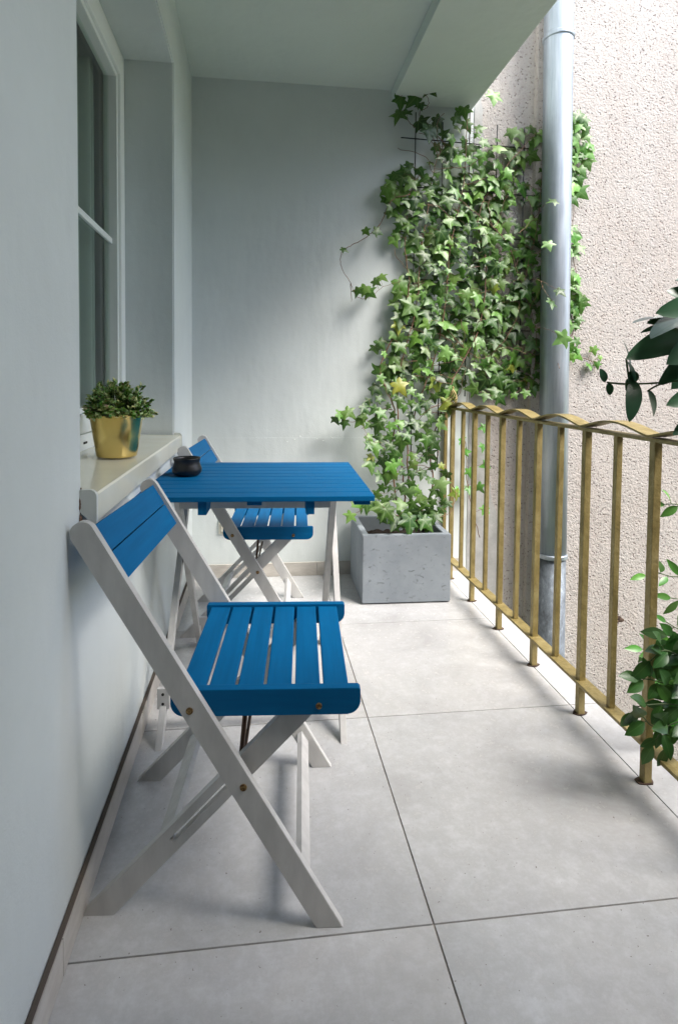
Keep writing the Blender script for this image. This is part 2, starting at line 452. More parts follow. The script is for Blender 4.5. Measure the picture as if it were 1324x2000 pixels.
obj('drain_slot', bm, mat_dark, win)
# sill
sill = empty('windowsill', (0, 0, 0)); sill.parent = wall
bm = bmesh.new()
prism(bm, [(XF + .001, .8605), (XF + .001, .868), (-.340, .862), (-.336, .858), (-.336, .803), (-.3385, .803), (-.3385, .8545)], 'y', NY0 - .002, NY1 - .018, .0008)
obj('sill_board', bm, mat_sill, sill)
for y0 in (NY0 - .014, NY1 - .0175):
    bm = bmesh.new()
    o = [(-.3665, .872)]; 
    for i in range(7):
        a = math.pi / 2 * (1 - i / 6); o.append((-.347 + .014 * math.cos(a), .858 + .014 * math.sin(a)))
    o += [(-.333, .800), (-.342, .800), (-.3665, .826)]
    prism(bm, o, 'y', y0, y0 + .012, .001)
    obj('end_cap', bm, mat_cap, sill)
bm = bmesh.new()
for k in range(16):
    t = k / 15; c = Vector((-.367 + .002 * random.random(), NY0 - .012 + random.uniform(-.003, .004), .874 - .095 * t))
    r = random.uniform(.0015, .0035) * (1.6 if t > .6 else 1)
    bmesh.ops.create_icosphere(bm, subdivisions=1, radius=r, matrix=Matrix.Translation(c) @ Matrix.Diagonal((1, 1, 2, 1)))
obj('sealant', bm, mat_stem, sill)
# room behind the glass and the curtain
bm = bmesh.new(); box(bm, -3.2, XF - .072, .3, 3.3, -.05, 2.9)
bmesh.ops.delete(bm, geom=[f for f in bm.faces if all(abs(v.co.x - (XF - .072)) < 1e-4 for v in f.verts)], context='FACES')
tag(obj('room', bm, mat_room), 'dark room seen through the window glass', 'room')
bm = bmesh.new(); rowsv = []
for z in (.3, 1.2, 2.0, 2.6):
    r_ = []
    for i in range(260):
        y = .9 + 1.75 * i / 259; x = -.668 + .020 * math.sin(y * 75 + 2.2 * math.sin(y * 9)) + .012 * math.sin(y * 31)
        r_.append(bm.verts.new((x, y, z)))
    rowsv.append(r_)
for a, b in zip(rowsv, rowsv[1:]):
    for i in range(259): bm.faces.new((a[i], a[i + 1], b[i + 1], b[i]))
cu = obj('curtain', bm, mat_curtain, smooth=True); sm = cu.modifiers.new('thick', 'SOLIDIFY'); sm.thickness = .0015
tag(cu, 'pleated grey curtain hanging behind the window glass', 'curtain')

# end wall
bm = bmesh.new(); box(bm, XW - .3, 1.205, YB, YB + .25, -3.6, ZC)
box(bm, XW + .0005, 1.2035, YB - .0018, YB + .01, .002, .782)
endw = obj('end_wall', bm, mat_wall)
tag(endw, 'pale grey end wall of the balcony behind the table and the climbing ivy', 'wall')
bm = bmesh.new(); e = [XW + .014, XJ - .02, 1.05]
e = [XW + .014, -.02 + .345, 1.04, 1.184]
for i in range(3): box(bm, e[i] + .001, e[i + 1] - .001, YB - .012, YB - .0005, .001, .076, .001)
obj('skirting', bm, mat_skirt, endw)
bm = bmesh.new(); r6 = random.Random(2)
for k in range(9):
    c = at(595 + r6.gauss(0, 22), 856 + r6.gauss(0, 5), YB - .003); w_ = r6.uniform(.002, .006)
    bmesh.ops.create_icosphere(bm, subdivisions=1, radius=w_, matrix=Matrix.Translation(c) @ Matrix.Diagonal((1.3, .3, .6, 1)))
obj('plaster_chip', bm, mat_pvc, endw)['kind'] = 'stuff'
sk = empty('wall_socket', (0, 0, 0)); sk.parent = endw
bm = bmesh.new(); box(bm, -.222, -.142, YB - .012, YB - .0005, .248, .332, .003); obj('cover_plate', bm, mat_socket, sk)
bm = bmesh.new(); box(bm, -.208, -.156, YB - .022, YB - .0125, .262, .318, .004); obj('socket_insert', bm, mat_socket, sk)
# unseen dark wall added behind the camera to block light from there
bm = bmesh.new(); box(bm, XW + .0005, 1.19, -.75, -.5, .001, 2.65)
tag(obj('rear_light_block', bm, mat_blocker), 'unseen dark brown wall added behind the viewer to block light', 'wall')
bm = bmesh.new(); box(bm, 1.30, 12, -8, -.45, -3.6, 3.7)  # unseen block added to keep sky and sun off the near end
tag(obj('side_light_block', bm, mat_blocker), 'unseen dark block added beside the near end of the balcony to hold back light', 'building')

# neighbouring rough wall: left piece set back, right piece standing forward
XR = 1.562
bm = bmesh.new(); box(bm, 1.2052, XR + .3, YB + .002, YB + .3, -3.6, 7)
nb = tag(obj('stucco_wall', bm, mat_stucco), 'rough pinkish stucco wall strip between the ivy and the drainpipe', 'wall')
bm = bmesh.new()
pts = [(1.2055, 3.6)]; rr = random.Random(4)
for i in range(80):
    z = 3.4 - i * .05
    x = 1.262 + .05 * max(0, (1.9 - z)) + .055 * max(0, 1.0 - z) + rr.uniform(-.012, .012) + .018 * math.sin(z * 9)
    pts.append((min(x, 1.46), z))
pts.append((1.2055, -.6))
prism(bm, pts, 'y', YB - .004, YB + .0018)
obj('render_patch', bm, mat_render, nb)
bm = bmesh.new(); YR = YB - .038
vs = []
box(bm, XR, 9.5, YR, YR + .35, -3.6, 7)
fac = tag(obj('stucco_facade', bm, mat_stucco), 'broad beige stucco facade right of the drainpipe beyond the railing', 'building')
h = at(1207, 1208, YR)
bm = bmesh.new()
for k in range(9):
    bmesh.ops.create_icosphere(bm, subdivisions=2, radius=random.uniform(.010, .022), matrix=Matrix.Translation((h.x + random.uniform(-.028, .028), YR + .004, h.z + random.uniform(-.022, .022))) @ Matrix.Diagonal((1.2, .35, .8, 1)))
obj('chipped_hole', bm, mat_rust, fac)

# drainpipe
PX0, PX1, PYC, PR = 1.628, 1.668, 3.008, .0775
dp = empty('drainpipe', (PX1, PYC, -3.5))
def pipx(z): return PX1 + (PX0 - PX1) * (z + .3) / 3.2
bm = bmesh.new(); tube(bm, [(pipx(z) - PX1, 0, z + 3.5) for z in (.112, 1.2, 3.02, 6.8)], PR, 48)
obj('pipe', bm, mat_zinc, dp)
bm = bmesh.new(); tube(bm, [(pipx(z) - PX1, 0, z + 3.5) for z in (-3.5, -1.5, .118)], PR * .965, 48)
obj('lower_pipe', bm, mat_zinc_old, dp)
for z in (3.00, .118):
    bm = bmesh.new(); c = (pipx(z) - PX1, 0, z + 3.5)
    lathe(bm, [(PR * .99, -.014), (PR + .004, -.012), (PR + .007, -.006), (PR + .004, 0), (PR + .007, .006), (PR + .004, .012), (PR * .99, .014)], c, 48)
    obj('collar', bm, mat_zinc, dp)
for zz, xx in ((6.5, PX0 - PX1), (1.9, -.01)):
    bm = bmesh.new(); box(bm, xx, xx + .02, .05, YR - PYC + .02, zz, zz + .03); obj('bracket', bm, mat_zinc, dp)

# ------------------------------------------------------------------ railing
rail = empty('railing', (1.062, 0, 0))
tag(rail, 'gold painted metal balcony railing with a wavy top band', 'railing')
SP = .3215; P1 = 1.398
ZB = .118
def zt(y): return .945 + .004 * (y - 1.4)
posts = [P1 + SP * k for k in range(-9, 6)]
posts = [y for y in posts]
y_end = 3.128
for y in posts:
    if y > 3.05: continue
    bm = bmesh.new(); box(bm, -.011, .011, y - .011, y + .011, .004, zt(y), .0015)
    p = obj('post', bm, mat_gold, rail)
    bm = bmesh.new(); r_ = random.Random(int(y * 99)); 
    prism(bm, [(.026 * math.cos(a * .524) * r_.uniform(.75, 1.15), y + .018 * math.sin(a * .524) * r_.uniform(.75, 1.15)) for a in range(12)], 'z', .0008, .0040, .0008)
    obj('foot_plate', bm, mat_rust, p)
bars = [y + SP / 2 for y in posts if y + SP / 2 < 3.05] + [y_end - .004]
for y in bars:
    bm = bmesh.new(); box(bm, -.009, .009, y - .009, y + .009, ZB + .001, zt(y), .0015)
    obj('baluster', bm, mat_gold, rail)
bm = bmesh.new(); box(bm, -.022, .022, posts[0] - .2, y_end + .01, ZB - .010, ZB, .001); obj('bottom_bar', bm, mat_gold, rail)
bm = bmesh.new(); vv = []
y0 = posts[0] - .2
for y in (y0, y_end + .01):
    for x in (-.020, .020):
        for dz in (0, .010): vv.append(bm.verts.new((x, y, zt(y) + dz)))
for q in ((0, 1, 3, 2), (4, 6, 7, 5), (0, 4, 5, 1), (2, 3, 7, 6), (0, 2, 6, 4), (1, 5, 7, 3)): bm.faces.new([vv[i] for i in q])
obj('top_bar', bm, mat_gold, rail)
bm = bmesh.new(); N = 700; prev = None
for i in range(N + 1):
    y = y0 + (y_end - .015 - y0) * i / N
    ph = (y - P1) / SP; w = .5 - .5 * math.cos(2 * math.pi * ph)
    z = zt(y) + .0115 + .027 * (w ** .62)
    cur = [bm.verts.new((x, y, z + dz)) for x, dz in ((-.027, 0), (.025, 0), (.025, .006), (-.027, .006))]
    if prev:
        for k in range(4):
            f = bm.faces.new((prev[k], prev[(k + 1) % 4], cur[(k + 1) % 4], cur[k]))
    else: bm.faces.new(cur)
    prev = cur
bm.faces.new(prev[::-1])
obj('wavy_band', bm, mat_gold, rail)
# basket-twist finial
bm = bmesh.new(); yf = 3.01
for k in range(8):
    pts = []
    for i in range(15):
        t = i / 14; r = .004 + .021 * math.sin(math.pi * min(1, t * 1.02)) ** .8 * (1 - .25 * t); a = k * math.pi / 4 + t * 2.4
        pts.append((r * math.cos(a), yf + r * math.sin(a), zt(yf) + .018 + .088 * t))
    tube(bm, pts, .0028, 6)
lathe(bm, [(.001, .128), (.006, .120), (.003, .108), (.009, .102), (.003, .094)], (0, yf, zt(yf)), 14)
lathe(bm, [(.004, .008), (.012, .012), (.010, .020), (.004, .026)], (0, yf, zt(yf)), 14)
obj('finial', bm, mat_gold, rail)

# ------------------------------------------------------------------ folding chair
def bolt(parent, x, y, z, r=.0072, s=-1):
    bm = bmesh.new()
    rings = []
    for rr_, yy in ((r, 0), (r * .95, .0022), (r * .55, .0026), (r * .5, .0008), (r * .2, .0006)):
        rings.append([bm.verts.new((x + rr_ * math.cos(a * math.pi / 8), y + s * yy, z + rr_ * math.sin(a * math.pi / 8))) for a in range(16)])
    for a, b in zip(rings, rings[1:]):
        for k in range(16): bm.faces.new((a[k], a[(k + 1) % 16], b[(k + 1) % 16], b[k]))
    bm.faces.new(rings[-1])
    obj('bolt', bm, mat_bolt, parent)
LF, LT = Vector((.163, 0)), Vector((-.332, .822))      # long leg, floor to top (x, z)
SF, ST = Vector((-.312, 0)), Vector((.128, .452))      # short leg
def make_chair():
    t = empty('folding_chair', (0, 0, 0))
    ld = (LT - LF).normalized(); sdv = (ST - SF).normalized()
    # crossing of the two legs
    A = Matrix(((ld.x, -sdv.x), (ld.y, -sdv.y))); u = A.inverted() @ (SF - LF); PC = LF + ld * u.x
    for s in (-1, 1):
        bm = bmesh.new(); prism(bm, plank(LF, LT, .047, 0, .021, cut0=0.0), 'y', s * .245, s * .226, .0022)
        lg = obj('leg', bm, mat_white, t)
        bolt(lg, -.116, s * .245, .452, s=s); bolt(lg, PC.x + .008, s * .245, PC.y - .006, s=s)
        n = Vector((-sdv.y, sdv.x)); a = SF + sdv * .215; b = PC + sdv * .004
        ho = plank(a, b, .011, .0054, .0054)
        bm = bmesh.new(); prism(bm, plank(SF, ST, .046, 0, .010, cut0=0.0), 'y', s * .203, s * .185, .0, hole=ho[::-1])
        obj('leg', bm, mat_white, t)
        # seat rail
        x0, x1, z0, z1, r = -.158, .222, .428, .482, .026
        o = [(x0 + .004, z1), (x0, z1 - .004)]
        for i in range(7): an = math.pi + math.pi / 2 * i / 6; o.append((x0 + r + r * math.cos(an), z0 + r + r * math.sin(an)))
        for i in range(7): an = -math.pi / 2 + math.pi / 2 * i / 6; o.append((x1 - r + r * math.cos(an), z0 + r + r * math.sin(an)))
        o += [(x1, z1 - .004), (x1 - .004, z1)]
        bm = bmesh.new(); prism(bm, o, 'y', s * .2245, s * .2045, .0018)
        rl = obj('seat_rail', bm, mat_blue_x, t)
        bolt(rl, .138, s * .2245, .446, .0065, s)
        # metal strut under the seat
        if s > 0: continue
        bm = bmesh.new(); tube(bm, [(-.012, s * .180, .428), (PC.x - .003, s * .180, PC.y + .018)], .0052, 8)
        obj('strut', bm, mat_rod, t)
    for k in range(6):
        x = -.1445 + k * .0585
        bm = bmesh.new(); box(bm, x, x + .0515, -.2040, .2040, .463, .476, .0025)
        obj('seat_slat', bm, mat_blue_y, t)
    nrm = Vector((ld.y, -ld.x))            # towards the sitter
    for a, b in ((.022, .0815), (.0845, .146)):
        p = LT - ld * b + nrm * .006; q = LT - ld * a + nrm * .006
        bm = bmesh.new(); prism(bm, plank(p, q, .018), 'y', -.2255, .2255, .002)
        obj('backrest_slat', bm, mat_blue_y, t)
    c = LF + ld * .105
    bm = bmesh.new(); prism(bm, plank(c - ld * .018, c + ld * .018, .014), 'y', -.2255, .2255, .0015); obj('stretcher', bm, mat_white, t)
    c = SF + sdv * .19
    bm = bmesh.new(); prism(bm, plank(c - sdv * .022, c + sdv * .022, .013), 'y', -.1845, .1845, .0015); obj('stretcher', bm, mat_white, t)
    bm = bmesh.new(); tube(bm, [(PC.x, -.184, PC.y), (PC.x, .184, PC.y)], .004, 8); obj('cross_rod', bm, mat_rod, t)
    return t
ch = make_chair()
tag(ch, 'blue and white folding chair in front of the table, nearest the camera', 'chair', 'folding chairs at the balcony table')
ch.location = (0, 1.336, 0); ch.rotation_euler.z = R(-4.3)
ch2 = copy_tree(ch); ch2.location = (.022, 2.592, 0); ch2.rotation_euler.z = R(-4.0)
ch2['label'] = 'blue and white folding chair behind the table, by the end wall'

# ------------------------------------------------------------------ table
tb = empty('folding_table', (.004, 2.045, 0), R(-2.6))
tag(tb, 'slatted bright blue folding table on white crossed legs under the windowsill', 'table')
TW, TD, TZ = .362, .362, .752
sl = 10; pitch_ = 2 * TD / sl
for k in range(sl):
    y = -TD + k * pitch_
    bm = bmesh.new(); box(bm, -TW, TW, y + .0034, y + pitch_ - .0034, TZ - .016, TZ, .0018); obj('table_slat', bm, mat_blue_x, tb)
for x in (-.355, .30):
    bm = bmesh.new(); box(bm, x, x + .05, -TD + .014, TD - .02, TZ - .029, TZ - .0165, .002); obj('batten', bm, mat_blue_y, tb)
bm = bmesh.new(); box(bm, -.025, .02, -TD + .014, TD - .02, TZ - .029, TZ - .0165, .002); obj('batten', bm, mat_blue_y, tb)
for x in (-.172, .153):
    bm = bmesh.new(); prism(bm, [(-TD + .018, TZ - .0165), (-TD + .018, TZ - .058), (-TD + .10, TZ - .058), (-TD + .13, TZ - .034), (TD - .02, TZ - .034), (TD - .02, TZ - .0165)], 'x', x, x + .026, .0015)
    obj('bracket', bm, mat_blue_y, tb)
def tleg(x, yb, yt, w=.033, th=.02):
    bm = bmesh.new(); o = plank((yb, 0), (yt, TZ - .03), w, 0, .008, cut0=0.0); prism(bm, o, 'x', x, x + th, .002); return obj('leg', bm, mat_white, tb)
tleg(-.292, -.368, .165); tleg(.262, -.368, .165)
tleg(-.268, .285, -.205); tleg(.238, .285, -.205)
bm = bmesh.new(); box(bm, -.248, .238, -.224, -.204, TZ - .066, TZ - .034, .002); obj('stretcher', bm, mat_white, tb)
bm = bmesh.new(); box(bm, -.272, .262, .150, .170, TZ - .066, TZ - .034, .002); obj('stretcher', bm, mat_white, tb)
bm = bmesh.new(); box(bm, -.272, .262, -.302, -.284, .090, .122, .002); obj('stretcher', bm, mat_white, tb)
bm = bmesh.new(); box(bm, -.248, .238, .195, .213, .12, .152, .002); obj('stretcher', bm, mat_white, tb)
bm = bmesh.new(); box(bm, -.300, -.262, -.318, -.304, .085, .150, .002)
hp = obj('hinge_plate', bm, mat_white, tb)
for z in (.102, .132):
    bm = bmesh.new(); tube(bm, [(-.282, -.3175, z), (-.282, -.3195, z)], .0045, 10); obj('screw', bm, mat_dark, hp)

# black bowl
bl = bmesh.new()
lathe(bl, [(.0, .0), (.036, .0), (.047, .006), (.053, .016), (.053, .026), (.048, .040), (.0455, .050), (.0475, .059), (.0495, .064), (.0475, .066), (.0445, .062), (.043, .052), (.046, .040), (.049, .026), (.044, .012), (.0, .008)], (0, 0, 0), 56)
bmesh.ops.remove_doubles(bl, verts=bl.verts, dist=1e-5)
bo = obj('bowl', bl, mat_black); bo.location = (-.262, 2.085, TZ + .0005)
tag(bo, 'small squat matt black bowl standing on the blue table', 'bowl')

# ------------------------------------------------------------------ planter
PLX0, PLX1, PLY0, PLY1, PLZ = .508, .953, 2.682, 3.10, .345
pl = empty('planter', ((PLX0 + PLX1) / 2, (PLY0 + PLY1) / 2, 0), R(-1.2))
tag(pl, 'square grey concrete planter standing by the end wall', 'planter')
hx, hy = (PLX1 - PLX0) / 2, (PLY1 - PLY0) / 2; w = .034
bm = bmesh.new()
O = [(-hx, -hy), (hx, -hy), (hx, hy), (-hx, hy)]; I = [(-hx + w, -hy + w), (hx - w, -hy + w), (hx - w, hy - w), (-hx + w, hy - w)]
ob = [bm.verts.new((*p, .006)) for p in O]; ot = [bm.verts.new((*p, PLZ)) for p in O]
it = [bm.verts.new((*p, PLZ)) for p in I]; ib = [bm.verts.new((*p, .24)) for p in I]
for i in range(4):
    j = (i + 1) % 4
    bm.faces.new((ob[i], ob[j], ot[j], ot[i])); bm.faces.new((ot[i], ot[j], it[j], it[i])); bm.faces.new((it[i], it[j], ib[j], ib[i]))
bm.faces.new(ob[::-1]); bm.faces.new(ib)
bmesh.ops.bevel(bm, geom=[e for e in bm.edges], offset=.003, segments=2, affect='EDGES')
obj('planter_box', bm, mat_conc, pl)
bm = bmesh.new(); G = 26; gv = []
for i in range(G + 1):
    r_ = []
    for j in range(G + 1):
        x = -hx + w + .001 + (2 * (hx - w) - .002) * i / G; y = -hy + w + .001 + (2 * (hy - w) - .002) * j / G
        r_.append(bm.verts.new((x, y, .268 + random.uniform(-.006, .008))))
    gv.append(r_)
for i in range(G):
    for j in range(G): bm.faces.new((gv[i][j], gv[i + 1][j], gv[i + 1][j + 1], gv[i][j + 1]))
obj('soil', bm, mat_soil, pl)

# ------------------------------------------------------------------ trellis
tr = empty('trellis', (1.18, YB - .03, 1.1))
tag(tr, 'thin black wire trellis behind the ivy on the end wall', 'trellis')
def bar(p, q, r=.0032):
    bm = bmesh.new(); o = Vector(tr.location); tube(bm, [Vector(p) - o, Vector(q) - o], r, 8); obj('wire', bm, mat_wire, tr)
ty = YB - .030
for x, zt_ in ((.856, 2.600), (1.012, 2.555), (1.168, 2.62), (1.33, 2.56), (1.492, 2.555)):
    bar((x, ty, .62 if x < 1.1 else 1.02), (x, ty, zt_))
for z in (2.455, 2.19, 1.94, 1.68, 1.42, 1.165): bar((.772, ty - .006, z), (1.548, ty - .006, z - .02))

# ------------------------------------------------------------------ leaves
def leaf_ivy(bm, tl_, uvl, base, tip_dir, nrm, size, tone, curl=.18, rg=random):
    Yd = tip_dir.normalized(); X = Yd.cross(nrm).normalized(); Nn = X.cross(Yd).normalized()
    # outline of a five-lobed ivy leaf (stalk at 0,0; tip along +y)
    ql = rg.uniform(.7, 1.12)         # how deeply this leaf is lobed
    def lb(x, y, kx): return (x + (kx - x) * (1 - ql), y)
    sh = [(0, .0), (.17, -.14), (.42, -.16), lb(.44, .02, .50), lb(.36, .16, .54), (.58, .30), (.72, .50), lb(.42, .47, .50), lb(.25, .54, .38), lb(.15, .80, .22), (0, 1.12)]
    k = rg.uniform(.85, 1.12); full = [(x * k, y) for x, y in sh] + [(-x * k, y) for x, y in sh[-2:0:-1]]
    def P(x, y): 
        z = -curl * (abs(x) ** 1.5) * .9 - curl * 1.1 * (y - .35) ** 2 + .05 * math.sin(7 * x + 5 * y)
        return base + (X * x + Yd * y + Nn * z) * size
    mids = [(0, .18), (0, .45), (0, .75)]
    cv = bm.verts.new(P(0, .22)); c2 = bm.verts.new(P(0, .52))
    vs = [bm.verts.new(P(*p)) for p in full]; n = len(vs)
    co = {cv: (0, .22), c2: (0, .52)}
    for v, p in zip(vs, full): co[v] = p
    for i in range(n):
        j = (i + 1) % n; ym = (full[i][1] + full[j][1]) / 2
        c = c2 if (7 <= i < n - 7) else cv
        f = bm.faces.new((c, vs[i], vs[j])); f.smooth = True
        for lp in f.loops: lp[tl_] = tone; lp[uvl].uv = co[lp.vert]
    for a, b in ((7, 0), (n - 7, 0)):
        f = bm.faces.new((cv, vs[a], c2)) if a == 7 else bm.faces.new((cv, c2, vs[a])); f.smooth = True
        for lp in f.loops: lp[tl_] = tone; lp[uvl].uv = co[lp.vert]
def leaf_oval(bm, tl_, uvl, base, tip, nrm, width, tone, droop=.12, fold=.25, n=8, sharp=1.0, twist=0.0):
    base = Vector(base); tip = Vector(tip); L = (tip - base).length; Yd = (tip - base).normalized()
    X = Yd.cross(nrm).normalized(); Nn = X.cross(Yd).normalized(); prev = None
    for i in range(n + 1):
        t = i / n; w = width / 2 * (math.sin(math.pi * t ** .85)) ** sharp if 0 < i < n else .0005
        a = twist * t; Xa = X * math.cos(a) + Nn * math.sin(a); Na = Nn * math.cos(a) - X * math.sin(a)
        c = base + Yd * (L * t) + Nn * (droop * L * (4 * t * (1 - t)))
        row = [c + Xa * w + Na * (fold * w), c, c - Xa * w + Na * (fold * w)]
        cur = [bm.verts.new(p) for p in row]; cu_ = [(.5 * w / (width / 2), t), (0, t), (-.5 * w / (width / 2), t)]
        if prev:
            for k in (0, 1):
                f = bm.faces.new((prev[0][k], prev[0][k + 1], cur[k + 1], cur[k])); f.smooth = True
                uvq = (prev[1][k], prev[1][k + 1], cu_[k + 1], cu_[k])
                for lp, q in zip(f.loops, uvq): lp[tl_] = tone; lp[uvl].uv = q
        prev = (cur, cu_)
def newleafbm():
    bm = bmesh.new(); return bm, bm.loops.layers.float_color.new('tone'), bm.loops.layers.uv.new('UVMap')
def s2l(c): return ((c / 255 + .055) / 1.055) ** 2.4 if c > 10 else c / 255 / 12.92
def inside(p, poly):
    c = False; x, y = p
    for i in range(len(poly)):
        x0, y0 = poly[i]; x1, y1 = poly[i - 1]
        if (y0 > y) != (y1 > y) and x < (x1 - x0) * (y - y0) / (y1 - y0) + x0: c = not c
    return c

# ------------------------------------------------------------------ ivy
rg = random.Random(5)
ivy = empty('ivy_plant', (.78, 2.90, .27))
tag(ivy, 'climbing green ivy rooted in the concrete planter and covering the wire trellis', 'ivy')
IO = Vector(ivy.location)
main = [(762, 345), (800, 325), (835, 335), (860, 270), (900, 215), (925, 255), (950, 275), (1000, 262), (1035, 255), (1072, 250), (1078, 330), (1086, 395), (1084, 470),
        (1086, 560), (1088, 600), (1080, 690), (1070, 762), (1020, 772), (985, 785), (940, 775), (905, 755), (872, 790), (868, 830), (846, 850), (870, 930), (872, 985), (852, 1030),
        (765, 1032), (725, 1005), (712, 985), (735, 950), (712, 900), (722, 850), (700, 815), (728, 775), (742, 720), (732, 685), (770, 650), (782, 600), (762, 590), (800, 540), (795, 490),
        (768, 470), (782, 430), (752, 402)]
holes = [(1012, 410, 34, 42), (985, 325, 22, 18), (1040, 340, 16, 26), (1008, 535, 18, 22), (1035, 640, 20, 34), (888, 330, 12, 12), (960, 400, 12, 14), (870, 600, 12, 14), (925, 560, 10, 12), (850, 700, 12, 16), (840, 410, 14, 14),
         (822, 470, 12, 16), (852, 802, 22, 18), (800, 880, 12, 14), (832, 945, 14, 12), (862, 892, 18, 18), (800, 740, 12, 12), (905, 710, 18, 14), (970, 650, 10, 10), (930, 740, 14, 10), (812, 610, 14, 14)]
def ivy_depth(v):
    if v > 1000: return 2.84
    if v > 760: return 2.84 + (3.04 - 2.84) * (1000 - v) / 240
    return 3.085
cand = []
tries = 0
while tries < 60000 and len(cand) < 900:
    tries += 1
    u = rg.uniform(690, 1085); v = rg.uniform(210, 1035)
    if not inside((u, v), main): continue
    hf = min([((u - a) / c) ** 2 + ((v - b) / d) ** 2 for a, b, c, d in holes])
    if hf < .8 and rg.random() > .04: continue
    dm = rg.uniform(12, 18) if v < 760 else 16.5
    if v < 340: dm = 17
    cl = math.sin(u * .071 + 1.3 * math.sin(v * .034)) * math.sin(v * .062 + 1.1 * math.sin(u * .041) + .7)
    if v < 760 and cl < -.18 and rg.random() > .22: continue
    if any((u - a) ** 2 + (v - b) ** 2 < dm * dm for a, b, *_ in cand): continue
    cand.append((u, v, None, None))
def patch(poly, dm, n, y=None, seed=1):
    r2 = random.Random(seed); us = [p[0] for p in poly]; vs_ = [p[1] for p in poly]; mine = []
    for _ in range(3000):
        if len(mine) >= n: break
        u = r2.uniform(min(us), max(us)); v = r2.uniform(min(vs_), max(vs_))
        if inside((u, v), poly) and all((u - a) ** 2 + (v - b) ** 2 > dm * dm for a, b, *_ in mine): mine.append((u, v, y, None))
    cand.extend(mine)
patch([(1112, 225), (1140, 225), (1158, 285), (1142, 350), (1130, 400), (1112, 402)], 12, 34, YR - .05)
patch([(1112, 445), (1128, 455), (1130, 495), (1112, 502)], 10, 9, YR - .05, 2)
patch([(1110, 540), (1135, 545), (1142, 600), (1128, 640), (1108, 640)], 11, 18, YR - .05, 3)
patch([(1100, 655), (1125, 655), (1130, 700), (1104, 705)], 11, 7, YR - .06, 4)
extra = [(795, 165, 3.02, 30), (842, 176, 3.0, 34), (805, 197, 3.04, 40), (782, 202, 3.05, 30), (822, 207, 3.05, 22), (776, 228, 3.05, 36), (790, 222, 3.05, 26), (826, 243, 3.04, 30), (858, 240, 3.04, 32), (838, 262, 3.03, 40), (850, 255, 3.05, 30),
         (965, 192, 3.0, 32), (940, 250, 3.04, 24), (908, 222, 3.05, 30), (674, 488, 3.06, 17), (697, 572, 3.05, 22), (711, 568, 3.05, 24), (724, 573, 3.05, 26), (736, 552, 3.06, 20), (748, 542, 3.06, 24), (716, 453, 3.06, 18), (740, 453, 3.06, 22), (668, 812, 3.0, 26),
         (684, 808, 3.0, 28), (672, 830, 3.0, 22), (700, 826, 3.0, 24), (657, 822, 3.0, 20), (715, 800, 3.0, 26), (1077, 393, 2.87, 24), (1096, 570, 2.86, 24), (1078, 594, 2.87, 26), (1094, 664, 2.85, 36), (1072, 480, 2.9, 24),
         (1160, 686, YR - .03, 20), (1166, 714, YR - .03, 18), (1152, 716, YR - .03, 20), (1172, 700, YR - .03, 12), (700, 985, 2.72, 30), (727, 990, 2.70, 34), (745, 1000, 2.68, 38), (682, 1012, 2.66, 24), (690, 975, 2.74, 26), (715, 975, 2.76, 28), (760, 1005, 2.66, 34),
         (770, 1022, 2.70, 36), (800, 1028, 2.70, 44), (835, 1025, 2.72, 34), (848, 1012, 2.74, 28), (787, 1015, 2.8, 34), (815, 1010, 2.85, 36), (862, 1003, 2.85, 26), (871, 985, 2.9, 22), (885, 965, 2.95, 24), (872, 800, 3.0, 26), (866, 690, 3.0, 28)]
for e in extra: cand.append(e)
beyond = [(905, 862, 3.08, 20), (913, 882, 3.08, 18), (941, 836, 3.08, 20), (943, 875, 3.08, 20), (945, 910, 3.08, 22), (938, 955, 3.08, 24), (916, 958, 3.08, 20), (917, 925, 3.08, 22), (945, 998, 3.08, 20), (890, 962, 3.08, 22)]
for e in beyond: cand.append(e)
bm, tl_, uvl = newleafbm()
st = bmesh.new()
PXM = CF / 3.05
tonesA = [(.017, .056, .008), (.030, .090, .011), (.052, .135, .016), (.082, .185, .024), (.118, .235, .042), (.17, .29, .09)]
